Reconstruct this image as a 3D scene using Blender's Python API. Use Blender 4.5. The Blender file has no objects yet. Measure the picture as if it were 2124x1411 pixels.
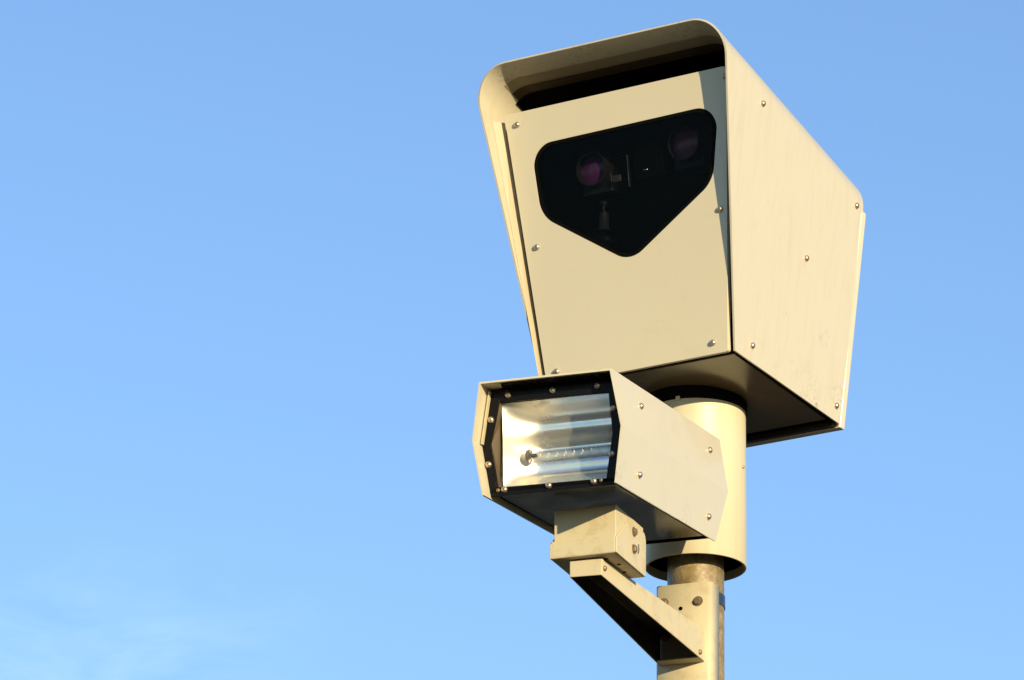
import bpy, bmesh, math, random
from math import radians as R, sin, cos, pi
from mathutils import Vector, Matrix

scn = bpy.context.scene
COL = scn.collection
random.seed(7)

# ------------------------------------------------------------------ camera
EYE = 1.65                                   # height of the lens above the ground
cam_d = bpy.data.cameras.new('camera'); cam = bpy.data.objects.new('camera', cam_d); COL.objects.link(cam)
cam_d.sensor_width = 36.0
cam_d.lens = 11516.32 * 36.0 / 2124.0
cam_d.clip_start = 0.1; cam_d.clip_end = 8000.0
cam.location = (-0.4222, -12.0, EYE)
PITCH, ROLL = R(20.151), R(0.6034)
fw = Vector((0, cos(PITCH), sin(PITCH))); up0 = Vector((0, -sin(PITCH), cos(PITCH))); rt0 = Vector((1, 0, 0))
rt = cos(ROLL) * rt0 + sin(ROLL) * up0; up = -sin(ROLL) * rt0 + cos(ROLL) * up0
cam.rotation_euler = Matrix((rt, up, -fw)).transposed().to_euler()
scn.camera = cam

# ------------------------------------------------------------------ sky, sun, exposure
SUN_AZ, SUN_EL = R(27.8), R(9.5)             # azimuth from -Y towards +X
SKY_STRENGTH = 0.15
world = bpy.data.worlds.new('World'); scn.world = world; world.use_nodes = True
wn, wl = world.node_tree.nodes, world.node_tree.links
wn.clear()
w_out = wn.new('ShaderNodeOutputWorld'); w_bg = wn.new('ShaderNodeBackground')
sky = wn.new('ShaderNodeTexSky'); sky.sky_type = 'NISHITA'; sky.sun_disc = False
sky.sun_elevation = SUN_EL; sky.sun_rotation = pi - SUN_AZ
sky.air_density = 1.0; sky.dust_density = 0.05; sky.ozone_density = 1.5
w_tc = wn.new('ShaderNodeTexCoord')
# thin wisps of high cloud
w_map = wn.new('ShaderNodeMapping'); w_map.inputs['Scale'].default_value = (7.0, 7.0, 18.0)
w_map.inputs['Rotation'].default_value = (0.0, R(-14), 0.0)
w_noise = wn.new('ShaderNodeTexNoise'); w_noise.inputs['Scale'].default_value = 3.0
w_noise.inputs['Detail'].default_value = 6; w_noise.inputs['Roughness'].default_value = 0.62
w_noise.inputs['Distortion'].default_value = 0.6
w_ramp = wn.new('ShaderNodeMapRange'); w_ramp.inputs['From Min'].default_value = 0.44; w_ramp.inputs['From Max'].default_value = 0.78
w_ramp.inputs['To Min'].default_value = 0.0; w_ramp.inputs['To Max'].default_value = 0.17
w_sep = wn.new('ShaderNodeSeparateXYZ')
w_low = wn.new('ShaderNodeMapRange'); w_low.inputs['From Min'].default_value = 0.312; w_low.inputs['From Max'].default_value = 0.295
w_low.interpolation_type = 'SMOOTHSTEP'
w_left = wn.new('ShaderNodeMapRange'); w_left.inputs['From Min'].default_value = -0.02; w_left.inputs['From Max'].default_value = -0.07
w_left.interpolation_type = 'SMOOTHSTEP'
w_m0 = wn.new('ShaderNodeMath'); w_m0.operation = 'MULTIPLY'
w_mul = wn.new('ShaderNodeMath'); w_mul.operation = 'MULTIPLY'
w_mix = wn.new('ShaderNodeMix'); w_mix.data_type = 'RGBA'
w_mix.inputs['B'].default_value = (5.5, 6.8, 8.2, 1)
w_tint = wn.new('ShaderNodeMix'); w_tint.data_type = 'RGBA'; w_tint.blend_type = 'MULTIPLY'
w_tint.inputs['Factor'].default_value = 1.0; w_tint.inputs['B'].default_value = (0.84, 0.98, 1.24, 1)
wl.new(w_tc.outputs['Generated'], w_map.inputs['Vector']); wl.new(w_map.outputs['Vector'], w_noise.inputs['Vector'])
wl.new(w_noise.outputs['Fac'], w_ramp.inputs['Value']); wl.new(w_tc.outputs['Generated'], w_sep.inputs[0])
wl.new(w_sep.outputs['Z'], w_low.inputs['Value']); wl.new(w_sep.outputs['X'], w_left.inputs['Value'])
wl.new(w_low.outputs['Result'], w_m0.inputs[0]); wl.new(w_left.outputs['Result'], w_m0.inputs[1])
wl.new(w_m0.outputs[0], w_mul.inputs[0]); wl.new(w_ramp.outputs['Result'], w_mul.inputs[1])
wl.new(sky.outputs['Color'], w_tint.inputs['A']); wl.new(w_tint.outputs['Result'], w_mix.inputs['A'])
wl.new(w_mul.outputs[0], w_mix.inputs['Factor'])
wl.new(w_mix.outputs['Result'], w_bg.inputs['Color']); wl.new(w_bg.outputs[0], w_out.inputs[0])
w_bg.inputs['Strength'].default_value = SKY_STRENGTH

sun_d = bpy.data.lights.new('sun', 'SUN'); sun = bpy.data.objects.new('sun', sun_d); COL.objects.link(sun)
sun_d.energy = 5.0; sun_d.angle = R(0.5); sun_d.color = (1.0, 0.815, 0.49)
sdir = Vector((cos(SUN_EL) * sin(SUN_AZ), -cos(SUN_EL) * cos(SUN_AZ), sin(SUN_EL)))
sun.rotation_euler = sdir.to_track_quat('Z', 'Y').to_euler(); sun.location = sdir * 40

scn.view_settings.view_transform = 'Standard'; scn.view_settings.look = 'None'
scn.view_settings.exposure = 0.45; scn.view_settings.gamma = 1.0; scn.view_settings.use_curve_mapping = False
scn.render.engine = 'CYCLES'
scn.cycles.max_bounces = 10; scn.cycles.transparent_max_bounces = 16
scn.cycles.caustics_reflective = True

# ------------------------------------------------------------------ materials
def new_mat(name):
    m = bpy.data.materials.new(name); m.use_nodes = True
    nt = m.node_tree; return m, nt, nt.nodes['Principled BSDF']

def noise(nt, scale, detail=4, rough=0.6, vec=None, stretch=None, dist=0.0):
    n = nt.nodes.new('ShaderNodeTexNoise'); n.inputs['Scale'].default_value = scale
    n.inputs['Detail'].default_value = detail; n.inputs['Roughness'].default_value = rough
    n.inputs['Distortion'].default_value = dist
    tc = nt.nodes.new('ShaderNodeTexCoord')
    if stretch:
        mp = nt.nodes.new('ShaderNodeMapping'); mp.inputs['Scale'].default_value = stretch
        nt.links.new(tc.outputs['Object'], mp.inputs['Vector']); nt.links.new(mp.outputs['Vector'], n.inputs['Vector'])
    else: nt.links.new(tc.outputs['Object'], n.inputs['Vector'])
    return n.outputs['Fac']

def mrange(nt, val, a, b, c, d):
    n = nt.nodes.new('ShaderNodeMapRange'); n.inputs['From Min'].default_value = a; n.inputs['From Max'].default_value = b
    n.inputs['To Min'].default_value = c; n.inputs['To Max'].default_value = d
    nt.links.new(val, n.inputs['Value']); return n.outputs['Result']

def mixc(nt, fac, a, b):
    n = nt.nodes.new('ShaderNodeMix'); n.data_type = 'RGBA'
    for k, x in (('A', a), ('B', b)):
        if isinstance(x, tuple): n.inputs[k].default_value = (*x, 1) if len(x) == 3 else x
        else: nt.links.new(x, n.inputs[k])
    if isinstance(fac, float): n.inputs['Factor'].default_value = fac
    else: nt.links.new(fac, n.inputs['Factor'])
    return n.outputs['Result']

def bump(nt, bsdf, val, dist, strength=1.0):
    b = nt.nodes.new('ShaderNodeBump'); b.inputs['Distance'].default_value = dist; b.inputs['Strength'].default_value = strength
    nt.links.new(val, b.inputs['Height']); nt.links.new(b.outputs['Normal'], bsdf.inputs['Normal'])

def paint(name, col, dirt=(0.30, 0.24, 0.15), rough=0.34, specks=0.8, grime=0.35, streak=0.0, coat=0.0, spec=0.5, gs=9, gt=0.56):
    m, nt, b = new_mat(name)
    broad = mrange(nt, noise(nt, 3.2, 5, 0.6), 0.35, 0.75, 0.0, 0.10)
    c = mixc(nt, broad, col, tuple(x * y for x, y in zip(col, (0.86, 0.80, 0.68))))
    # small stains with a shape of their own
    sp = mrange(nt, noise(nt, 46, 3, 0.5), 0.72, 0.80, 0.0, specks * 0.55)
    c = mixc(nt, sp, c, dirt)
    sp2 = mrange(nt, noise(nt, 210, 2, 0.5), 0.74, 0.80, 0.0, specks * 0.6)
    c = mixc(nt, sp2, c, dirt)
    gr = mrange(nt, noise(nt, gs, 8, 0.72, dist=0.4), gt, gt + 0.24, 0.0, grime)
    c = mixc(nt, gr, c, tuple(x * y for x, y in zip(col, (0.62, 0.52, 0.38))))
    if streak > 0:
        st = mrange(nt, noise(nt, 1.0, 4, 0.7, stretch=(60, 60, 2.2)), 0.5, 0.8, 0.0, streak)
        c = mixc(nt, st, c, tuple(x * y for x, y in zip(col, (0.72, 0.62, 0.48))))
    nt.links.new(c, b.inputs['Base Color'])
    nt.links.new(mrange(nt, noise(nt, 14, 5, 0.6), 0.3, 0.7, rough - 0.05, rough + 0.08), b.inputs['Roughness'])
    b.inputs['Specular IOR Level'].default_value = spec
    if coat: b.inputs['Coat Weight'].default_value = coat; b.inputs['Coat Roughness'].default_value = 0.08
    bump(nt, b, noise(nt, 260, 3, 0.6), 0.00012, 0.6)
    return m

M_cream = paint('cream paint', (0.585, 0.53, 0.39), specks=0.7, grime=0.20, coat=0.3)
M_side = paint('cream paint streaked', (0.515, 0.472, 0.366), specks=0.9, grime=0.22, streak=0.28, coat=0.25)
M_panel = paint('cream panel paint', (0.60, 0.54, 0.39), specks=0.6, grime=0.18, rough=0.38)
M_sleeve = paint('cream sleeve paint', (0.57, 0.515, 0.365), specks=0.5, grime=0.22, streak=0.25, coat=0.0, rough=0.45)
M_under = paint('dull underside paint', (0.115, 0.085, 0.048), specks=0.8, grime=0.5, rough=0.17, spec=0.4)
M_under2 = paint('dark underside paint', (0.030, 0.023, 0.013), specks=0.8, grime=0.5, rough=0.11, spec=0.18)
M_dirty = paint('weathered cream paint', (0.53, 0.46, 0.30), gs=24, gt=0.50, specks=1.0, grime=0.6, rough=0.45)

def plain(name, col, rough=0.5, metal=0.0, var=0.25, nscale=30, bmp=0.0, spec=0.5):
    m, nt, b = new_mat(name)
    b.inputs['Specular IOR Level'].default_value = spec
    f = mrange(nt, noise(nt, nscale, 5, 0.65), 0.3, 0.75, 0.0, 1.0)
    nt.links.new(mixc(nt, f, col, tuple(x * (1 - var) for x in col)), b.inputs['Base Color'])
    b.inputs['Metallic'].default_value = metal
    nt.links.new(mrange(nt, noise(nt, nscale * 2, 3, 0.6), 0.3, 0.7, max(rough - 0.05, 0.02), rough + 0.07), b.inputs['Roughness'])
    if bmp: bump(nt, b, noise(nt, nscale * 3, 4, 0.6), bmp)
    return m

def stains(m, spots):
    """small dirt marks that sit at fixed places of the part: (x, y, z, radius, strength)"""
    nt = m.node_tree; b = nt.nodes['Principled BSDF']; cur = b.inputs['Base Color'].links[0].from_socket
    tc = nt.nodes.new('ShaderNodeTexCoord'); nz = nt.nodes.new('ShaderNodeTexNoise'); nz.inputs['Scale'].default_value = 90; nz.inputs['Detail'].default_value = 6
    nt.links.new(tc.outputs['Object'], nz.inputs['Vector'])
    for x_, y_, z_, r_, s_ in spots:
        d = nt.nodes.new('ShaderNodeVectorMath'); d.operation = 'DISTANCE'; d.inputs[1].default_value = (x_, y_, z_)
        nt.links.new(tc.outputs['Object'], d.inputs[0])
        f = mrange(nt, d.outputs['Value'], 0.0, r_, 1.0, 0.0)
        g_ = mrange(nt, nz.outputs['Fac'], 0.50, 0.66, 0.0, s_)
        mu = nt.nodes.new('ShaderNodeMath'); mu.operation = 'MULTIPLY'; nt.links.new(f, mu.inputs[0]); nt.links.new(g_, mu.inputs[1])
        cur = mixc(nt, mu.outputs[0], cur, (0.24, 0.14, 0.075))
    nt.links.new(cur, b.inputs['Base Color'])
stains(M_side, [(.2685, .122, .170, .026, .7), (.2508, .115, .018, .020, 1.0), (.270, .146, .192, .016, 1.0), (.320, -.060, .614, .010, .8),
                (.2700, -.063, .175, .014, .5), (.256, .215, .055, .050, .5), (.258, .08, .01, .10, .30), (-.255, -.415, .742, .05, .8), (.20, -.43, .748, .10, .5), (-.05, -.43, .748, .12, .45)])
stains(M_cream, [(.1577, .361, .0787, .014, 1.0), (.1575, .417, .0799, .008, .8), (.155, .02, -.10, .02, .7), (.152, .45, -.115, .05, .4)])
M_black = plain('black frame paint', (0.006, 0.006, 0.0065), 0.28, spec=0.12)
M_gasket = plain('black rubber', (0.004, 0.0035, 0.003), 0.6, spec=0.05)
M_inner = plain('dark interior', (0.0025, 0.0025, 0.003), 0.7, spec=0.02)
M_shade1 = paint('brown painted shade', (0.30, 0.245, 0.155), specks=0.9, grime=0.4, rough=0.4, spec=0.3)  # browns standing in for the shade deeper under the hood
M_shade2 = plain('dark brown painted shade', (0.075, 0.052, 0.028), 0.5, spec=0.15)
M_gapstrip = paint('cream shaded to match wall', (0.425, 0.360, 0.240), specks=0.6, grime=0.3, rough=0.5)  # cream darkened in place of the wall's weaker sunlight
M_armin = plain('dark unpainted channel', (0.020, 0.018, 0.018), 0.4, spec=0.2)
M_module = plain('dark anodised module', (0.022, 0.024, 0.030), 0.4, spec=0.25)
M_screw = plain('stainless screw', (0.62, 0.50, 0.38), 0.36, 0.85, 0.3, 90)
M_bolt = plain('weathered bolt', (0.36, 0.26, 0.16), 0.42, 0.6, 0.5, 120, 0.0003)
M_strap = plain('steel strap', (0.20, 0.20, 0.21), 0.35, 1.0, 0.2, 60)
M_brass = plain('brass', (0.75, 0.55, 0.28), 0.25, 1.0)
M_tubemetal = plain('electrode metal', (0.30, 0.26, 0.22), 0.3, 1.0)
M_barrel = plain('lens barrel', (0.028, 0.022, 0.018), 0.3)
M_tag = plain('grey tag', (0.16, 0.15, 0.13), 0.5)
M_ink = plain('tag print', (0.03, 0.03, 0.03), 0.5)

# galvanised post: spangle, dark runs
M_galv, nt, b = new_mat('galvanised steel')
v = nt.nodes.new('ShaderNodeTexVoronoi'); v.inputs['Scale'].default_value = 55
tc = nt.nodes.new('ShaderNodeTexCoord'); nt.links.new(tc.outputs['Object'], v.inputs['Vector'])
sep = nt.nodes.new('ShaderNodeSeparateColor'); nt.links.new(v.outputs['Color'], sep.inputs[0])
c = mixc(nt, mrange(nt, sep.outputs[0], 0, 1, 0, 1), (0.29, 0.215, 0.10), (0.18, 0.13, 0.06))
c = mixc(nt, mrange(nt, noise(nt, 60, 7, 0.75), 0.50, 0.66, 0, 0.75), c, (0.40, 0.34, 0.23))
c = mixc(nt, mrange(nt, noise(nt, 24, 8, 0.8, dist=0.5), 0.48, 0.66, 0, 0.9), c, (0.10, 0.075, 0.038))
c = mixc(nt, mrange(nt, noise(nt, 1.0, 4, 0.7, stretch=(90, 90, 5)), 0.60, 0.72, 0, 0.7), c, (0.09, 0.065, 0.035))
nt.links.new(c, b.inputs['Base Color']); b.inputs['Metallic'].default_value = 0.12
nt.links.new(mrange(nt, noise(nt, 60, 5, 0.6), 0.3, 0.7, 0.38, 0.6), b.inputs['Roughness'])
bump(nt, b, noise(nt, 120, 5, 0.7), 0.0006, 0.7)

# polished reflector
M_refl, nt, b = new_mat('polished reflector')
ir = nt.nodes.new('ShaderNodeValToRGB'); e_ = ir.color_ramp.elements
e_[0].position = 0.30; e_[0].color = (0.88, 0.76, 0.84, 1); e_[1].position = 0.72; e_[1].color = (0.80, 0.88, 0.78, 1)
for ps, cc in ((0.42, (0.97, 0.90, 0.74, 1)), (0.50, (0.84, 0.88, 0.76, 1)), (0.58, (0.95, 0.86, 0.80, 1))):
    q_ = ir.color_ramp.elements.new(ps); q_.color = cc
nt.links.new(noise(nt, 1.0, 3, 0.5, stretch=(8, 26, 26)), ir.inputs['Fac'])
tc = nt.nodes.new('ShaderNodeTexCoord'); sx = nt.nodes.new('ShaderNodeSeparateXYZ'); nt.links.new(tc.outputs['Object'], sx.inputs[0])
ad = nt.nodes.new('ShaderNodeMath'); ad.operation = 'MULTIPLY_ADD'; ad.inputs[1].default_value = .07
nt.links.new(noise(nt, 28, 6, 0.65), ad.inputs[0]); nt.links.new(sx.outputs['X'], ad.inputs[2])
glare_mask = mrange(nt, ad.outputs[0], -.040, -.006, 1.0, 0.0)            # left end rougher and warmer to paint in broad sun glare, middle polished
nt.links.new(mixc(nt, glare_mask, ir.outputs['Color'], (0.96, 0.89, 0.72)), b.inputs['Base Color'])
b.inputs['Metallic'].default_value = 0.86
ra = nt.nodes.new('ShaderNodeMath'); ra.operation = 'MULTIPLY_ADD'; ra.inputs[1].default_value = 0.22
nt.links.new(glare_mask, ra.inputs[0]); nt.links.new(mrange(nt, noise(nt, 9, 4, 0.6, stretch=(1, 1, 6)), 0.3, 0.7, 0.15, 0.27), ra.inputs[2])
nt.links.new(ra.outputs[0], b.inputs['Roughness'])
b.inputs['Thin Film Thickness'].default_value = 380; b.inputs['Thin Film IOR'].default_value = 1.5
bump(nt, b, noise(nt, 1.0, 4, 0.6, stretch=(5, 18, 18)), 0.0014, 0.25)

# tinted window, clear lamp glass, purple coated lens
def glass_sheet(name, tint, gloss_rough=0.02, f0=0.04, f90=0.5):
    m = bpy.data.materials.new(name); m.use_nodes = True; nt = m.node_tree; n = nt.nodes; n.clear()
    o = n.new('ShaderNodeOutputMaterial'); mx = n.new('ShaderNodeMixShader'); t = n.new('ShaderNodeBsdfTransparent')
    g = n.new('ShaderNodeBsdfGlossy'); lw = n.new('ShaderNodeLayerWeight'); lw.inputs['Blend'].default_value = 0.5; pw_ = n.new('ShaderNodeMath'); pw_.operation = 'POWER'; pw_.inputs[1].default_value = 4.0; f = n.new('ShaderNodeMath'); f.operation = 'MULTIPLY_ADD'; f.inputs[1].default_value = f90; f.inputs[2].default_value = f0; nt.links.new(lw.outputs['Facing'], pw_.inputs[0]); nt.links.new(pw_.outputs[0], f.inputs[0])
    t.inputs['Color'].default_value = (*tint, 1); g.inputs['Roughness'].default_value = gloss_rough
    nt.links.new(f.outputs[0], mx.inputs[0]); nt.links.new(t.outputs[0], mx.inputs[1]); nt.links.new(g.outputs[0], mx.inputs[2])
    nt.links.new(mx.outputs[0], o.inputs['Surface']); return m
M_window = glass_sheet('tinted window glass', (0.40, 0.41, 0.42), 0.03, 0.006, 0.3)
M_clear = glass_sheet('clear lamp glass', (0.97, 0.975, 0.98), 0.14, 0.03, 0.4)
M_tube = glass_sheet('flash tube glass', (0.96, 0.96, 0.97), 0.08, 0.02, 0.45)
M_purple, nt, b = new_mat('purple coated lens')
b.inputs['Base Color'].default_value = (0.17, 0.045, 0.20, 1); b.inputs['Roughness'].default_value = 0.15
b.inputs['Coat Weight'].default_value = 0.3
M_purple2, nt, b = new_mat('dim coated lens')
b.inputs['Base Color'].default_value = (0.34, 0.15, 0.23, 1); b.inputs['Roughness'].default_value = 0.15
b.inputs['Coat Weight'].default_value = 0.3

M_ground = plain('dry ground', (0.05, 0.038, 0.02), 0.9, 0.0, 0.4, 0.6)

# ------------------------------------------------------------------ mesh helpers
def finish(bm, name, mat, parent=None, smooth=None, bevel=None, solid=None):
    bmesh.ops.recalc_face_normals(bm, faces=bm.faces)
    me = bpy.data.meshes.new(name); bm.to_mesh(me); bm.free()
    me.materials.append(mat)
    o = bpy.data.objects.new(name, me); COL.objects.link(o)
    if parent: o.parent = parent
    if solid:
        md = o.modifiers.new('solid', 'SOLIDIFY'); md.thickness = solid; md.offset = -1; md.use_even_offset = True
    if bevel:
        md = o.modifiers.new('bevel', 'BEVEL'); md.width = bevel; md.segments = 3; md.limit_method = 'ANGLE'; md.angle_limit = R(28)
    if smooth:
        for p in me.polygons: p.use_smooth = True
        me.set_sharp_from_angle(angle=R(smooth))
    return o

def thing(name, label, cat, M=None, loc=(0, 0, 0), rz=0.0, group=None):
    o = bpy.data.objects.new(name, None); COL.objects.link(o); o.empty_display_size = 0.1
    if M is not None: o.matrix_world = M
    else: o.location = loc; o.rotation_euler = (0, 0, rz)
    o['label'] = label; o['category'] = cat
    if group: o['group'] = group
    return o

def bm_box(bm, x0, x1, y0, y1, z0, z1):
    vs = [bm.verts.new((x, y, z)) for z in (z0, z1) for y in (y0, y1) for x in (x0, x1)]
    for f in ((0, 1, 3, 2), (4, 6, 7, 5), (0, 4, 5, 1), (2, 3, 7, 6), (0, 2, 6, 4), (1, 5, 7, 3)):
        bm.faces.new([vs[i] for i in f])

def bm_prism(bm, pts_a, pts_b):
    """solid between two rings of the same number of 3d points"""
    a = [bm.verts.new(p) for p in pts_a]; b = [bm.verts.new(p) for p in pts_b]
    n = len(a); bm.faces.new(a); bm.faces.new(b[::-1])
    for i in range(n): bm.faces.new((a[i], b[i], b[(i + 1) % n], a[(i + 1) % n]))

def bm_rev(bm, prof, axis_o, axis_d, seg=32, up=None):
    """surface of revolution; prof = [(radius, distance along axis)]"""
    d = Vector(axis_d).normalized(); u = d.orthogonal().normalized() if up is None else Vector(up).normalized(); w = d.cross(u)
    rings = []
    for r, t in prof:
        c0 = Vector(axis_o) + d * t
        if r < 1e-6: rings.append([bm.verts.new(c0)])
        else: rings.append([bm.verts.new(c0 + (u * cos(2 * pi * k / seg) + w * sin(2 * pi * k / seg)) * r) for k in range(seg)])
    for a, b in zip(rings, rings[1:]):
        for k in range(seg):
            q = [a[k % len(a)], a[(k + 1) % seg % len(a)], b[(k + 1) % seg % len(b)], b[k % len(b)]]
            q2 = []
            for v_ in q:
                if v_ not in q2: q2.append(v_)
            if len(q2) > 2: bm.faces.new(q2)

_screw_cache = {}
def screw(parent, pos, nrm, r=0.0066, mat=None, name='screw'):
    """round button head screw with a socket"""
    r *= 1.08
    mat = mat or M_screw; key = (r, mat.name, name)
    if key not in _screw_cache:
        bm = bmesh.new()
        prof = [(r, -r * .2), (r * 1.0, r * .16), (r * .92, r * .52), (r * .72, r * .80), (r * .42, r * .94), (r * .28, r * .95), (r * .24, r * .60), (0, r * .60)]
        bm_rev(bm, prof, (0, 0, 0), (0, 0, 1), 20)
        bmesh.ops.recalc_face_normals(bm, faces=bm.faces)
        me = bpy.data.meshes.new(name); bm.to_mesh(me); bm.free(); me.materials.append(mat)
        for p in me.polygons: p.use_smooth = True
        me.set_sharp_from_angle(angle=R(50)); _screw_cache[key] = me
    o = bpy.data.objects.new(name, _screw_cache[key]); COL.objects.link(o); o.parent = parent
    o.location = pos; o.rotation_euler = Vector(nrm).to_track_quat('Z', 'Y').to_euler()
    return o

def hexbolt(parent, pos, nrm, r=0.012, spin=0.3):
    bm = bmesh.new()
    bm_rev(bm, [(r * 1.35, 0), (r * 1.35, r * .18), (r * .9, r * .18)], (0, 0, 0), (0, 0, 1), 24)      # washer
    bm_rev(bm, [(r, r * .18), (r, r * .72), (r * .86, r * .86), (0, r * .86)], (0, 0, 0), (0, 0, 1), 6)
    o = finish(bm, 'bolt', M_bolt, parent)
    o.location = pos; q = Vector(nrm).to_track_quat('Z', 'Y')
    o.rotation_euler = (q.to_matrix() @ Matrix.Rotation(spin, 3, 'Z')).to_euler()
    return o

def round_poly(pts, rads, seg=10):
    """rounded 2d polygon"""
    out = []; n = len(pts)
    for i in range(n):
        p = Vector(pts[i]); a = Vector(pts[i - 1]) - p; b = Vector(pts[(i + 1) % n]) - p
        a.normalize(); b.normalize(); ang = a.angle(b); r = rads[i]
        t = r / math.tan(ang / 2); cdir = (a + b).normalized(); cc = p + cdir * (r / sin(ang / 2))
        s0 = p + a * t - cc; s1 = p + b * t - cc
        a0 = math.atan2(s0.y, s0.x); a1 = math.atan2(s1.y, s1.x); d = a1 - a0
        while d > pi: d -= 2 * pi
        while d < -pi: d += 2 * pi
        for k in range(seg + 1):
            th = a0 + d * k / seg; out.append((cc.x + r * cos(th), cc.y + r * sin(th)))
    return out

# ================================================================== SETTING
bm = bmesh.new()
s = 3000.0
vs = [bm.verts.new(p) for p in ((-s, -s, 0), (s, -s, 0), (s, s, 0), (-s, s, 0))]; bm.faces.new(vs)
g = finish(bm, 'ground', M_ground); g['kind'] = 'structure'

# ================================================================== POLE
pole = thing('camera_pole', 'round galvanised steel post with mottled brownish patina, under the wide cream sleeve', 'pole')
bm = bmesh.new()
RP = 0.0645
prof = [(0.16, 0.0), (0.16, 0.018), (RP, 0.0185), (RP, 5.62), (RP - 0.004, 5.62), (RP - 0.004, 5.0)]
bm_rev(bm, prof[3:4] and [(RP, 0.0), (RP, 5.70), (0, 5.70)], (0, 0, 0), (0, 0, 1), 64)
finish(bm, 'post', M_galv, pole, smooth=40)
bm = bmesh.new()
bm_rev(bm, [(0, 0.02), (0.15, 0.02), (0.15, 0.0), (0, 0.0)], (0, 0, 0.0), (0, 0, 1), 40)
finish(bm, 'base_flange', M_galv, pole, smooth=40)

# ================================================================== SPEED CAMERA HOUSING
YAW = R(31.5103); Z0 = 4.2313 + EYE          # bottom of the housing
hous = thing('speed_camera', 'large tapered cream speed camera housing with hooded black window, on top of the pole', 'camera', loc=(0, 0, Z0), rz=-YAW)
def z(v_): return v_ + EYE - Z0              # fitted height -> local height
FT, FB = (-0.4556, z(4.9881)), (-0.2638, z(4.2536))
BB, BT = (0.2363, z(4.2313)), (0.2500, z(4.8450))
def hwid(zz): return 0.2513 + (0.3368 - 0.2513) * (zz - z(4.2536)) / 0.7345

# hood: one folded sheet, open in front and below
def hood_section(zb, zt, yb, yt, r=0.082, seg=12):
    """points (x,y,z) from the left bottom over the top to the right bottom, in the slanting end plane"""
    wb, wt = hwid(zb), hwid(zt)
    poly = [(-wb, zb), (-wt, zt), (wt, zt), (wb, zb)]
    rp = []
    for i in (1, 2):
        p = Vector(poly[i]); a = (Vector(poly[i - 1]) - p).normalized(); b_ = (Vector(poly[i + 1]) - p).normalized()
        ang = a.angle(b_); t = r / math.tan(ang / 2); cc = p + (a + b_).normalized() * (r / sin(ang / 2))
        s0, s1 = p + a * t - cc, p + b_ * t - cc
        a0, a1 = math.atan2(s0.y, s0.x), math.atan2(s1.y, s1.x); d = a1 - a0
        while d > pi: d -= 2 * pi
        while d < -pi: d += 2 * pi
        rp.append([(cc.x + r * cos(a0 + d * k / seg), cc.y + r * sin(a0 + d * k / seg)) for k in range(seg + 1)])
    pts = [poly[0]] + rp[0] + rp[1] + [poly[3]]
    out = []
    for x_, z_ in pts:
        t = (z_ - zb) / (zt - zb); out.append(Vector((x_, yb + (yt - yb) * t, z_)))
    return out
bm = bmesh.new()
A = hood_section(FB[1], FT[1], FB[0], FT[0]); B = hood_section(BB[1], BT[1], BB[0], BT[0])
NS = 6
grid = [[bm.verts.new(a.lerp(b_, k / NS)) for a, b_ in zip(A, B)] for k in range(NS + 1)]
for k in range(NS):
    for i in range(len(A) - 1):
        bm.faces.new((grid[k][i], grid[k][i + 1], grid[k + 1][i + 1], grid[k + 1][i]))
hood = finish(bm, 'hood', M_side, hous, smooth=50, solid=0.0045)
# make sure the sheet thickens inwards
me = hood.data
if max(me.polygons, key=lambda p: abs(p.normal.z)).normal.z < 0: me.flip_normals()
md = hood.modifiers.new('split', 'EDGE_SPLIT'); md.split_angle = R(50)
hood.modifiers.new('weighted', 'WEIGHTED_NORMAL').weight = 80

# front panel: slanting tray with the rounded window cut in it
PT, PB = (-0.3768, z(4.8937)), (-0.2724, z(4.2569))
slope = (PB[0] - PT[0]) / (PB[1] - PT[1])
pn = Vector((0, -1, slope)).normalized()     # outward normal of the panel
if pn.y > 0: pn = -pn
def onp(x_, zz, off=0.0):
    """point on the panel plane at local x and (fitted) height, lifted by off along the outward normal"""
    zz = z(zz); return Vector((x_, PB[0] + slope * (zz - PB[1]), zz)) + pn * off
win2 = [(-0.2284, 4.8080), (0.2663, 4.8115), (0.2358, 4.6390), (0.0073, 4.4958), (-0.2147, 4.6413)]
win = round_poly(win2, [0.052, 0.050, 0.075, 0.062, 0.075], 12)
outer = round_poly([(-0.2916, 4.8922), (0.2936, 4.8934), (0.2370, 4.2520), (-0.2340, 4.2520)], [0.010, 0.010, 0.006, 0.006], 4)
def plate_with_hole(out2, in2, f, thick):
    bm = bmesh.new()
    edges = []
    for loop in (out2, in2):
        vs = [bm.verts.new(f(x_, z_)) for x_, z_ in loop]
        edges += [bm.edges.new((vs[i], vs[(i + 1) % len(vs)])) for i in range(len(vs))]
    bmesh.ops.triangle_fill(bm, edges=edges, use_beauty=True, use_dissolve=False)
    return bm
bm = plate_with_hole(outer, win, lambda a, b_: onp(a, b_), 0)
ret = bmesh.ops.extrude_face_region(bm, geom=bm.faces[:])
for e in ret['geom']:
    if isinstance(e, bmesh.types.BMVert): e.co -= pn * 0.014
bw = bm.edges.layers.float.new('bevel_weight_edge')
bm.normal_update()
def near_rim(v_):
    zz = v_.co.z + Z0 - EYE
    t = (zz - 4.252) / (4.893 - 4.252)
    xl, xr = -0.2340 + (-0.2916 + 0.2340) * t, 0.2370 + (0.2936 - 0.2370) * t
    return min(abs(v_.co.x - xl), abs(v_.co.x - xr), abs(zz - 4.252), abs(zz - 4.8928)) < 0.0075
for e in bm.edges:
    if len(e.link_faces) == 2 and e.calc_face_angle(0) > R(50) and near_rim(e.verts[0]) and near_rim(e.verts[1]): e[bw] = 1.0
panel = finish(bm, 'front_panel', M_panel, hous)
md = panel.modifiers.new('bevel', 'BEVEL'); md.width = 0.0034; md.segments = 3; md.limit_method = 'WEIGHT'
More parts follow.
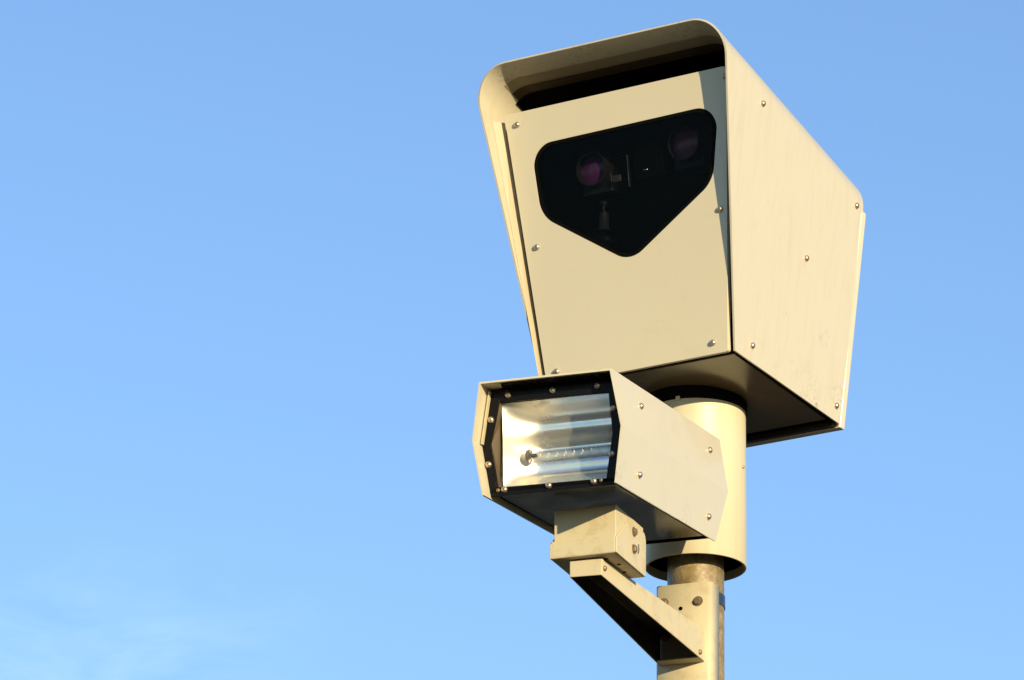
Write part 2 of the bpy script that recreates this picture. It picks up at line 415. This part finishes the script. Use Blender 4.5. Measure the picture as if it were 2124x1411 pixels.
# printed black border and tinted glass
inner = round_poly([((a - 0.01) * 0.955 + 0.01, (b_ - 4.68) * 0.94 + 4.68) for a, b_ in win2], [0.046, 0.044, 0.068, 0.056, 0.068], 12)
bm = plate_with_hole([((a - .008) * .9985 + .008, (b_ - 4.68) * .9985 + 4.68) for a, b_ in win], inner, lambda a, b_: onp(a, b_, -0.0012), 0)
finish(bm, 'window_border', M_gasket, hous, solid=0.0015)
bm = bmesh.new()
bm.faces.new([bm.verts.new(onp((a - .008) * .998 + .008, (b_ - 4.68) * .998 + 4.68, -0.0034)) for a, b_ in win])
finish(bm, 'window_glass', M_window, hous)
for x_, zz in [(-0.259, 4.8643), (0.2895, 4.8697), (-0.2318, 4.5732), (0.2481, 4.5726), (-0.2054, 4.2811), (0.2014, 4.2773)]:
    screw(panel, onp(x_, zz, 0.0), pn, 0.0067)

# dark inner body: open in front behind the window
def inner_box(bm, front_off, y_back, m=0.014, zt=4.872, zb=4.262):
    def w(zz): return hwid(z(zz)) - m
    f = [onp(-w(zb) + .003, zb, front_off), onp(w(zb) - .003, zb, front_off), onp(w(zt) - 0.022, zt, front_off), onp(-w(zt) + 0.022, zt, front_off)]
    bk = [Vector((p.x * (1 if i < 2 else .93), y_back, p.z if i < 2 else z(4.805))) for i, p in enumerate(f)]
    vf = [bm.verts.new(p) for p in f]; vb = [bm.verts.new(p) for p in bk]
    bm.faces.new(vb)
    for i in range(4): bm.faces.new((vf[i], vf[(i + 1) % 4], vb[(i + 1) % 4], vb[i]))
bm = bmesh.new(); inner_box(bm, -0.0185, 0.20)
finish(bm, 'inner_body', M_inner, hous)

# painted shade: ever darker sheets under the hood roof, following its folded section
def shade_sheet(name, mat, f0, f1, off, ia, ib):
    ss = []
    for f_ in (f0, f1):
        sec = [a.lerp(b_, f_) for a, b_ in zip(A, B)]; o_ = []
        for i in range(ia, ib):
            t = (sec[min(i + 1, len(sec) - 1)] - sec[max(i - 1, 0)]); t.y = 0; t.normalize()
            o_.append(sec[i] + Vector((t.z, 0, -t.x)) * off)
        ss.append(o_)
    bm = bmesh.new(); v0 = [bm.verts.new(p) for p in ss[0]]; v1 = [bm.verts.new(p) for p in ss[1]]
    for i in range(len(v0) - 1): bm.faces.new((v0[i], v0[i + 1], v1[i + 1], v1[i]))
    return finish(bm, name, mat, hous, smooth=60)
shade_sheet('brown_shade_strip', M_shade1, .088, .32, .0052, 9, 27)
shade_sheet('dark_shade_strip', M_shade2, .135, .32, .0062, 9, 27)
shade_sheet('black_shade_sheet', M_inner, .175, .98, .0072, 8, 27)
# added strip narrowing the panel's shadow gap, cream darkened to the wall's lighting
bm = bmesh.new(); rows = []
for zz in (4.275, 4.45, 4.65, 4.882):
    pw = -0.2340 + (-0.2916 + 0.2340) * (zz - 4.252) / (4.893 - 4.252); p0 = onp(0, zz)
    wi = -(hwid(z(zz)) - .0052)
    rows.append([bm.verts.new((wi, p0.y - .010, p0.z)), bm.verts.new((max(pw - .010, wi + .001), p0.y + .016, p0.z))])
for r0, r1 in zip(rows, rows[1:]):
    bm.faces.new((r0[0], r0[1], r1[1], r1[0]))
finish(bm, 'added_gap_strip', M_gapstrip, hous)
# bottom plate with its black gasket rim
zbF, zbB = FB[1] + 0.004, BB[1] + 0.004
def bplate(bm, inset, zoff, th, y0=-0.262, y1=0.232):
    w0, w1 = hwid(zbF) - inset, hwid(zbB) - inset
    lo = [Vector((-w0, y0 + inset * 1.5, zbF + zoff)), Vector((w0, y0 + inset * 1.5, zbF + zoff)), Vector((w1, y1 - inset, zbB + zoff)), Vector((-w1, y1 - inset, zbB + zoff))]
    bm_prism(bm, lo, [p + Vector((0, 0, th)) for p in lo])
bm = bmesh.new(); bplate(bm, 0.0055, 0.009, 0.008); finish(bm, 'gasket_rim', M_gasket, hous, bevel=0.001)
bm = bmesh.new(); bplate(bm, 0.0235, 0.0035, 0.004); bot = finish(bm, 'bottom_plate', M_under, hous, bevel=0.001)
# corner tab
# rear door: shallow tray behind the hood
bm = bmesh.new()
zt_, zb_ = z(4.757), z(4.2262)
dr = round_poly([(-hwid(zt_) - .001, zt_), (hwid(zt_) + .001, zt_), (hwid(zb_) - .002, zb_), (-hwid(zb_) + .002, zb_)], [0.012, 0.012, 0.003, 0.003], 5)
bm_prism(bm, [Vector((a, 0.2415, b_)) for a, b_ in dr], [Vector((a, 0.2630, b_)) for a, b_ in dr])
finish(bm, 'rear_door', M_cream, hous, bevel=0.002)
bm = bmesh.new()                                                         # dark seal between hood and door
dr = [(-hwid(z(4.75)) + .012, z(4.76)), (-.235, z(4.835)), (.235, z(4.835)), (hwid(z(4.75)) - .012, z(4.76)), (hwid(zb_) - .012, zb_ + .012), (-hwid(zb_) + .012, zb_ + .012)]
bm_prism(bm, [Vector((a, 0.225, b_)) for a, b_ in dr], [Vector((a, 0.2413, b_)) for a, b_ in dr])
finish(bm, 'door_seal', M_gasket, hous)
bm = bmesh.new(); bm_box(bm, -hwid(zb_) + .014, hwid(zb_) - .014, .2280, .2410, zb_ + .0012, zb_ + .014)
finish(bm, 'door_sill', M_under2, hous)
# screws on both cheeks of the hood
slx = (0.3368 - 0.2513) / 0.7345
for px, py, pz in [(0.3195, -0.2536, 4.8396), (0.3094, 0.214, 4.7529), (0.2867, 0.0079, 4.5577), (0.2552, -0.1927, 4.287), (0.2529, 0.2093, 4.2675)]:
    for sd in (1, -1):
        screw(hood, (sd * hwid(z(pz)), py, z(pz)), (sd, 0, -slx), 0.0066)
screw(hood, (-0.262, -0.415, FT[1] - 0.0052), (0, 0, -1), 0.0055)

# camera modules behind the window
def lens_unit(x_, zz, mat, off=-0.075, r=0.037):
    bm = bmesh.new()
    c0 = onp(x_, zz, off); ax = pn
    bm_rev(bm, [(r * 1.04, -0.05), (r * 1.04, 0.0), (r * 1.0, 0.004), (r * .9, 0.004), (r * .87, -0.012)], c0, ax, 40)
    unit = finish(bm, 'lens_barrel', M_barrel, hous, smooth=40)
    bm = bmesh.new()
    bm_rev(bm, [(r * .87, -0.012), (r * .6, -0.0085), (r * .3, -0.0068), (0, -0.0062)], c0, ax, 40)
    finish(bm, 'lens_glass', mat, unit, smooth=60)
    bm = bmesh.new()
    t = Vector((1, 0, 0)); u = ax.cross(t)
    if u.z < 0: u = -u
    def q(a, b_, d): return c0 + t * a + u * b_ + ax * d
    bm_prism(bm, [q(-.037, -.056, -.016), q(.040, -.056, -.016), q(.040, .03, -.016), q(-.037, .03, -.016)],
             [q(-.037, -.056, -.09), q(.040, -.056, -.09), q(.040, .03, -.09), q(-.037, .03, -.09)])
    finish(bm, 'lens_housing', M_module, unit, bevel=0.002)
lens_unit(-0.114, 4.746, M_purple, r=0.040)
lens_unit(0.130, 4.760, M_purple2, r=0.040)
# centre module, thin strips standing in for its highlight line and glint, tag
def offbox(a0, a1, z0, z1, o0, o1, mat, name, parent=hous, bev=0.001):
    bm = bmesh.new()
    bm_prism(bm, [onp(a0, z0, o0), onp(a1, z0, o0), onp(a1, z1, o0), onp(a0, z1, o0)],
             [onp(a0, z0, o1), onp(a1, z0, o1), onp(a1, z1, o1), onp(a0, z1, o1)])
    return finish(bm, name, mat, parent, bevel=bev)
cm_ = offbox(-0.006, 0.069, 4.700, 4.785, -0.12, -0.08, M_gasket, 'centre_module')
offbox(-0.0215, -0.0205, 4.688, 4.762, -0.085, -0.075, M_barrel, 'highlight_strip', cm_, 0.0003)
offbox(0.018, 0.029, 4.7175, 4.7200, -0.0795, -0.077, M_brass, 'glint_strip', cm_, 0.0003)
tag_ = offbox(-0.063, -0.041, 4.706, 4.720, -0.0775, -0.0765, M_tag, 'tag')
for k in range(3):
    offbox(-0.061, -0.044 - 0.003 * (k % 2), 4.7085 + k * .004, 4.7100 + k * .004, -0.0762, -0.0759, M_ink, 'tag_print', tag_, None)
# lamp below the left lens: cap, neck and glass dome
c0 = onp(-0.089, 4.647, -0.07); dn = Vector((0.0, 0.0, -1.0))
bm = bmesh.new(); bm_rev(bm, [(0, -.012), (.008, -.012), (.008, -.009), (.003, -.008), (.003, .006), (.007, .008), (.012, .012), (.0125, .048), (.018, .056)], c0, dn, 28)
lamp = finish(bm, 'lamp_neck', M_module, hous, smooth=40)
bm = bmesh.new(); bm_rev(bm, [(0, -.016), (.0105, -.0155), (.0115, -.0125), (0, -.012)], c0, dn, 24); finish(bm, 'lamp_cap', M_brass, lamp, smooth=40)
bm = bmesh.new(); bm_rev(bm, [(.019, .056), (.030, .066), (.036, .080), (.034, .094), (.020, .106), (0, .110)], c0, dn, 28); finish(bm, 'lamp_dome', M_tube, lamp, smooth=60)

# sleeve under the housing (turns with the camera)
RS = 0.1152; zs0, zs1 = z(3.8557), z(4.262)
bm = bmesh.new()
bm_rev(bm, [(RS - .004, zs1), (RS, zs1), (RS, zs0 + .001), (RS - .001, zs0), (RS - .004, zs0), (RS - .004, zs1)], (0, 0, 0), (0, 0, 1), 96)
sl = finish(bm, 'mounting_sleeve', M_sleeve, hous, smooth=50)
bm = bmesh.new()                                                     # black ring painting in the housing's shadow on the sleeve's top
bm_rev(bm, [(RS, zs1 - .036), (RS + .0025, zs1 - .036), (RS + .004, zs1 - .010), (RS + .010, zs1 - .004)], (0, 0, 0), (0, 0, 1), 64)
finish(bm, 'sleeve_shadow_ring', M_gasket, hous, smooth=50)
bm = bmesh.new()                                                     # dark cover inside the sleeve
bm_rev(bm, [(RS - .0045, zs0 + .02), (RS - .006, zs0 + .10), (RP + .001, zs0 + .10)], (0, 0, 0), (0, 0, 1), 64)
finish(bm, 'sleeve_lining', M_inner, sl, smooth=50)
a = R(-112) + YAW; c_ = Vector((cos(a), sin(a), 0)); t_ = Vector((-sin(a), cos(a), 0)); p = c_ * (RS + .003)
bm = bmesh.new(); bm_prism(bm, [p - t_ * .005 + Vector((0, 0, zs1 - .040)), p + t_ * .005 + Vector((0, 0, zs1 - .040)), p + t_ * .005 - c_ * .004 + Vector((0, 0, zs1 - .040)), p - t_ * .005 - c_ * .004 + Vector((0, 0, zs1 - .040))],
         [q_ + Vector((0, 0, zs1 - .030)) for q_ in (p - t_ * .005, p + t_ * .005, p + t_ * .005 - c_ * .004, p - t_ * .005 - c_ * .004)])
finish(bm, 'sunlit_notch_tab', M_sleeve, sl)  # cream tab standing in for the sunlit notch in that shadow
for ang, w_ in ((-117.5, .0007), (-134, .0005)):                    # lap seam of the rolled sheet
    bm = bmesh.new(); a = R(ang) + YAW
    c_ = Vector((cos(a), sin(a), 0)); t_ = Vector((-sin(a), cos(a), 0))
    p = c_ * (RS + 0.0006)
    bm_prism(bm, [p - t_ * w_ + Vector((0, 0, zs0 + .001)), p + t_ * w_ + Vector((0, 0, zs0 + .001)), c_ * (RS - .001) + Vector((0, 0, zs0 + .001))],
             [p - t_ * w_ + Vector((0, 0, zs1)), p + t_ * w_ + Vector((0, 0, zs1)), c_ * (RS - .001) + Vector((0, 0, zs1))])
    finish(bm, 'seam', M_sleeve, sl)
a = R(-23) + YAW
screw(sl, (RS * cos(a), RS * sin(a), z(4.085)), (cos(a), sin(a), 0), 0.0035)

# ================================================================== FLASH UNIT
FM = Matrix.Translation((0.0761 - 0.4222, 11.15 - 12.0, 3.8817 + EYE)) @ (Matrix.Rotation(R(-20.92), 4, 'Z') @ Matrix.Rotation(R(6.11), 4, 'X') @ Matrix.Rotation(R(0.75), 4, 'Y'))
fl = thing('flash_unit', 'smaller six-sided cream flash unit with silvery lamp window, on the side arm', 'flash unit', M=FM)
WT, WM, WB, HT, HB = 0.1502, 0.1705, 0.1516, 0.1251, -0.1207
front = [(-WB, 0.0066, HB), (-WM, 0, 0), (-WT, -0.0066, HT), (WT, -0.0066, HT), (WM, 0, 0), (WB, 0.0066, HB)]
rear = [(-WB, 0.6645, HB * .991), (-WM, 0.705, 0), (-WT, 0.7149, HT * .991), (WT, 0.7149, HT * .991), (WM, 0.705, 0), (WB, 0.6645, HB * .991)]
bm = bmesh.new()
va = [bm.verts.new(p) for p in front]; vb = [bm.verts.new(p) for p in rear]
for i in range(5): bm.faces.new((va[i], va[i + 1], vb[i + 1], vb[i]))
shell = finish(bm, 'shell', M_cream, fl, solid=0.004)
if shell.data.polygons[2].normal.z < 0: shell.data.flip_normals()
def hexring(y_, ins, zoff=0.0):
    t = 1 - ins / 0.125
    return [Vector((x_ * t, y_ + (yy if y_ < 0.1 else 0), zz * t + zoff)) for x_, yy, zz in front]
# rear wall
bm = bmesh.new(); rr = [Vector((x_ * .955, y_ - 0.012, zz * .955)) for x_, y_, zz in rear]
bm_prism(bm, rr, [p - Vector((0, .004, 0)) for p in rr]); finish(bm, 'rear_wall', M_gasket, fl)
# bottom plate, slightly inside the cheeks, black rim
bm = bmesh.new()
lo = [Vector((-WB + .0055, .046, HB + .014)), Vector((WB - .0055, .046, HB + .014)), Vector((WB - .0055, .650, HB * .991 + .014)), Vector((-WB + .0055, .650, HB * .991 + .014))]
bm_prism(bm, lo, [p + Vector((0, 0, .006)) for p in lo]); finish(bm, 'gasket_rim', M_gasket, fl)
bm = bmesh.new()
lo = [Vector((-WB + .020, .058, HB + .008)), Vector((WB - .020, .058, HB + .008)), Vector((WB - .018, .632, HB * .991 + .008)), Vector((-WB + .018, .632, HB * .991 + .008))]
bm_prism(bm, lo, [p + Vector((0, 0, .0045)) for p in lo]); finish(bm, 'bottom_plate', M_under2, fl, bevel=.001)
# black front frame, recessed
FY = 0.05
hexo = [(-.1450, -.1160), (-.1640, -.001), (-.1435, .1190), (.1435, .1190), (.1640, -.001), (.1450, -.1160)]
lens_hole = [(-.130, -.0965), (-.1455, .000), (-.124, .0900), (.124, .0860), (.131, -.002), (.1150, -.0990)]
bm = plate_with_hole(hexo, lens_hole, lambda a, b_: Vector((a, FY, b_)), 0)
frame = finish(bm, 'front_frame', M_black, fl, solid=None)
md = frame.modifiers.new('solid', 'SOLIDIFY'); md.thickness = 0.006; md.offset = 0
md = frame.modifiers.new('bevel', 'BEVEL'); md.width = .0012; md.segments = 2; md.limit_method = 'ANGLE'
for x_, zz in [(-.1033, .1042), (-.0018, .1043), (.1007, .104), (.135, .0514), (.1300, -.048), (.0874, -.1040), (-.0149, -.1035), (-.1158, -.1030), (-.1512, -.0449), (-.1443, .0528)]:
    screw(frame, (x_, FY - .003, zz), (0, -1, 0), 0.0068)
screw(frame, (-.130, FY - .003, -.1035), (0, -1, 0), 0.0042, M_bolt); screw(frame, (.104, FY - .003, -.1035), (0, -1, 0), 0.0042, M_bolt)
bm = bmesh.new(); la = [(-.104, .004, HT - .0052), (.1455, .004, HT - .0052), (.1455, .049, HT - .0052), (-.118, .049, HT - .0052)]  # black sheet painting in the shade below the shell's top
bm_prism(bm, [Vector(p) for p in la], [Vector(p) - Vector((0, 0, .002)) for p in la]); finish(bm, 'top_shade_sheet', M_black, fl)
# thin lit return on the left inside of the hood
bm = bmesh.new(); bm_prism(bm, [(-.1640, .034, -.001), (-.1610, .034, -.001), (-.1415, .034, .1130), (-.1445, .034, .1130)], [(-.1640, .046, -.001), (-.1610, .046, -.001), (-.1415, .046, .1130), (-.1445, .046, .1130)])
finish(bm, 'side_strip', M_dirty, fl)
# glass pane in front of the reflector with thin edge strips
gp = [(-.1167, .0862), (.1245, .0860), (.1145, -.0982), (-.1260, -.0945)]
bm = bmesh.new(); bm_prism(bm, [Vector((a, FY + .003, b_)) for a, b_ in gp], [Vector((a, FY + .0055, b_)) for a, b_ in gp])
glass = finish(bm, 'lamp_glass', M_clear, fl)
# wedge-shaped cheek left of the glass
bm = bmesh.new()
bm_prism(bm, [Vector(p) for p in ((-.124, FY - .004, .0935), (-.1468, FY + .004, .0012), (-.1344, FY - .004, -.0938), (-.1285, FY + .030, -.092), (-.1195, FY + .030, .086))],
         [Vector(p) for p in ((-.120, FY + .034, .0935), (-.1445, FY + .034, .0012), (-.1310, FY + .034, -.0938), (-.127, FY + .034, -.092), (-.118, FY + .034, .086))])
finish(bm, 'lamp_cheek', M_under, fl)
# reflector: trough with three shallow flutes, closed by a curved left end
bm = bmesh.new()
prof = []
NZ = 48
for k in range(NZ + 1):
    u = -1 + 2 * k / NZ
    zz = -.004 + u * .094
    dep = .055 * (1 - abs(u) ** 2.2) + .006 * cos(u * 3 * pi)
    prof.append((zz, FY + .014 + dep + .006))
xs = [-.124, -.118, -.108, -.096, -.084] + [-.078 + .002 * k for k in range(17)] + [-.035, 0, .04, .08, .128]
rows = []
for x_ in xs:
    t = max(0, (-.045 - x_) / .08)
    rows.append([bm.verts.new((x_, FY + .012 + (yy - FY - .012) * (1 - min(t, 1) ** 1.8), zz)) for zz, yy in prof])
for r0, r1 in zip(rows, rows[1:]):
    for k in range(NZ): bm.faces.new((r0[k], r0[k + 1], r1[k + 1], r1[k]))
refl = finish(bm, 'reflector', M_refl, fl, smooth=60)
# flash tube: glass envelope, electrodes, trigger wire
ty, tz = FY + .040, -.0250
bm = bmesh.new(); bm_rev(bm, [(.0, 0), (.0085, .002), (.0095, .012), (.0095, .195), (0, .197)], (-.068, ty, tz), (1, 0, 0), 24)
tube = finish(bm, 'flash_tube', M_tube, fl, smooth=50)
bm = bmesh.new(); bm_rev(bm, [(0, -.012), (.009, -.012), (.0155, -.009), (.0165, -.004), (.0120, .000), (.006, .003), (.004, .012), (0, .013)], (-.068, ty, tz), (1, 0, 0), 28)
finish(bm, 'electrode', M_tubemetal, tube, smooth=50)
bm = bmesh.new()
N = 200; prev = None                                                  # spiral trigger wire
for k in range(N + 1):
    th = k / N * 2 * pi * 9; x_ = -.055 + .175 * k / N
    c_ = Vector((x_, ty + .0104 * cos(th), tz + .0104 * sin(th)))
    ring = [bm.verts.new(c_ + Vector((0.0004 * cos(q), 0.0004 * sin(q) * cos(th), 0.0004 * sin(q) * sin(th)))) for q in (0, 2.1, 4.2)]
    if prev:
        for i in range(3): bm.faces.new((prev[i], prev[(i + 1) % 3], ring[(i + 1) % 3], ring[i]))
    prev = ring
finish(bm, 'trigger_wire', M_screw, tube)
# cheek screws
for (px, py, pz) in [(.1603, .1562, .0769), (.1615, .6169, .0774), (.1572, .137, -.0776), (.1581, .5963, -.0773)]:
    for sd in (1, -1):
        xx = (WM + (WT - WM) * pz / HT) if pz > 0 else (WM + (WB - WM) * pz / HB)
        nz_ = (WM - WT) / HT if pz > 0 else -(WM - WB) / -HB
        screw(shell, (sd * xx, py, pz), (sd, 0, nz_), 0.0066)
bm = bmesh.new()

# ================================================================== ARM BRACKET
AY = R(21.12); ZB = 3.40 + EYE
br = thing('side_bracket', 'cream painted bracket plate and slanting arm strapped to the galvanised post', 'bracket', loc=(0, 0, ZB), rz=-AY)
def a3(a, b_, zz): return Vector((a, -b_, zz + EYE - ZB))
bm = bmesh.new()
# channel plate: face plus two return flanges hugging the post
xs_ = [(-.0625, .060), (-.0625, .0885), (-.0575, .094), (.0600, .094), (.0665, .0885), (.0690, .080), (.0690, .040)]
rows = [[bm.verts.new(a3(a, b_, zz)) for a, b_ in xs_] for zz in (3.40, 3.7915)]
for i in range(len(xs_) - 1): bm.faces.new((rows[0][i], rows[0][i + 1], rows[1][i + 1], rows[1][i]))
plate = finish(bm, 'mounting_plate', M_dirty, br, smooth=20, solid=0.004)
if plate.data.polygons[2].normal.y > 0: plate.data.flip_normals()
hexbolt(plate, a3(.0379, .094, 3.7466), (0, -1, 0), .0085, .2)
hexbolt(plate, a3(-.0432, .094, 3.7502), (0, -1, 0), .0085, .8)
hexbolt(plate, a3(-.0400, .094, 3.6714), (0, -1, 0), .0085, .5)
bm = bmesh.new(); bm_rev(bm, [(0, 0), (.0046, 0), (.0046, .0006), (0, .0006)], a3(-.0034, .0941, 3.7336), (0, -1, 0), 20); finish(bm, 'bolt_hole', M_inner, plate)
# the arm: inverted channel, closed at the tip, open below
bt, bb = .718, .0945
tipw, basw = .0372, .0540
T = dict(tl=a3(-tipw, bt, 3.6590), tr=a3(tipw, bt, 3.6570), bl=a3(-tipw, bt, 3.6225), br_=a3(tipw - .002, bt, 3.6205))
Bv = dict(tl=a3(-basw, bb, 3.6770), tr=a3(basw, bb, 3.6770), bl=a3(-basw, bb, 3.6035), br_=a3(basw, bb, 3.6035))
bm = bmesh.new()
V = {k: bm.verts.new(p) for k, p in [('t' + k, v_) for k, v_ in T.items()] + [('b' + k, v_) for k, v_ in Bv.items()]}
bm.faces.new((V['ttl'], V['ttr'], V['btr'], V['btl']))
bm.faces.new((V['ttr'], V['tbr_'], V['bbr_'], V['btr']))
bm.faces.new((V['ttl'], V['btl'], V['bbl'], V['tbl']))
bm.faces.new((V['ttl'], V['tbl'], V['tbr_'], V['ttr']))
arm = finish(bm, 'arm', M_dirty, br, solid=0.003)
arm.data.materials.append(M_armin); arm.modifiers['solid'].material_offset = 1; arm.modifiers['solid'].material_offset_rim = 0
if arm.data.polygons[0].normal.z < 0: arm.data.flip_normals()
md = arm.modifiers.new('bevel', 'BEVEL'); md.width = .002; md.segments = 2; md.limit_method = 'ANGLE'
bm = bmesh.new(); q0 = [a3(-.0505, .122, 3.6062), a3(.0505, .122, 3.6062), a3(.0525, .0955, 3.6030), a3(-.0525, .0955, 3.6030)]
bm_prism(bm, q0, [p + Vector((0, 0, .003)) for p in q0]); finish(bm, 'arm_foot', M_dirty, br)
def sideN():
    d1 = Bv['tr'] - T['tr']; d2 = T['br_'] - T['tr']; n = d1.cross(d2).normalized(); return n if n.x > 0 else -n
sn = sideN()
for f_, g_ in ((.022, .50), (.945, .84)):
    top = T['tr'].lerp(Bv['tr'], f_); bo = T['br_'].lerp(Bv['br_'], f_); screw(arm, top.lerp(bo, g_), sn, .0056, M_bolt)
# strap round the post
bm = bmesh.new(); z1 = 3.760 + EYE - ZB; bm_rev(bm, [(RP + .0002, z1), (RP + .0022, z1), (RP + .0022, z1 + .027), (RP + .0002, z1 + .027)], (0, 0, 0), (0, 0, 1), 64)
finish(bm, 'strap', M_strap, br, smooth=40)

# tilting mount: belongs to the bracket, carries the flash unit
mt = thing('tilt_mount', 'small weathered cream swivel mount box with two bolts, between flash unit and arm', 'mount', loc=(0, 0, ZB), rz=-AY)
HWB = .0725
bm = bmesh.new()                                                      # outer cradle: floor, low front lip, two cheeks
f0, f1, fb = .736, .550, 3.6615
bm_box(bm, -HWB, HWB, -f0, -f1, fb + EYE - ZB, fb + .004 + EYE - ZB)
cr = finish(bm, 'cradle_floor', M_dirty, mt, bevel=.0019)
bm = bmesh.new(); bm_box(bm, -HWB, HWB, -f0 - .0005, -f0 + .004, fb + .0012 + EYE - ZB, 3.7005 + EYE - ZB); finish(bm, 'front_lip', M_dirty, mt, bevel=.0016)
chk = [(.7365, fb + .0005), (.7365, 3.696), (.668, 3.7505), (.6080, 3.7600), (.5600, 3.7600), (.5530, 3.7540), (.5485, 3.7430), (.5485, fb + .0005)]
for sd in (-1, 1):
    bm = bmesh.new(); bm_prism(bm, [a3(sd * HWB, a, b_) for a, b_ in chk], [a3(sd * (HWB + .0035), a, b_) for a, b_ in chk])
    ck = finish(bm, 'cheek', M_dirty, mt, bevel=.0014)
    hexbolt(ck, a3(sd * (HWB + .0035), .628, 3.7405), (sd, 0, 0), .0082, .4); hexbolt(ck, a3(sd * (HWB + .0035), .628, 3.7015), (sd, 0, 0), .0082, .1)
    bm = bmesh.new()                                                 # curved tilt slot
    N = 10; P0 = []; P1 = []
    for k in range(N + 1):
        th = R(-42 + 70 * k / N); P0.append((.628 - .0290 * cos(th) - .001, 3.712 + .020 * sin(th))); P1.append((.628 - .0290 * cos(th) - .0045, 3.712 + .0205 * sin(th)))
    vs0 = [bm.verts.new(a3(sd * (HWB + .0046), *p)) for p in P0]; vs1 = [bm.verts.new(a3(sd * (HWB + .0046), *p)) for p in P1]
    for k in range(N): bm.faces.new((vs0[k], vs0[k + 1], vs1[k + 1], vs1[k]))
    finish(bm, 'tilt_slot', M_gasket, ck)
bm = bmesh.new()                                                      # inner yoke up to the flash unit
bm_box(bm, -HWB + .004, HWB - .0005, -.7305, -.556, fb + .008 + EYE - ZB, 3.772 + EYE - ZB)
finish(bm, 'yoke', M_dirty, mt, bevel=.0012)
for a_, b_ in ((.040, .70), (.052, .655), (.045, .60)):
    bm = bmesh.new(); bm_rev(bm, [(0, 0), (.0045, 0), (.0045, -.0005), (0, -.0005)], a3(a_, b_, fb - .0001), (0, 0, 1), 16); finish(bm, 'drain_hole', M_inner, mt)
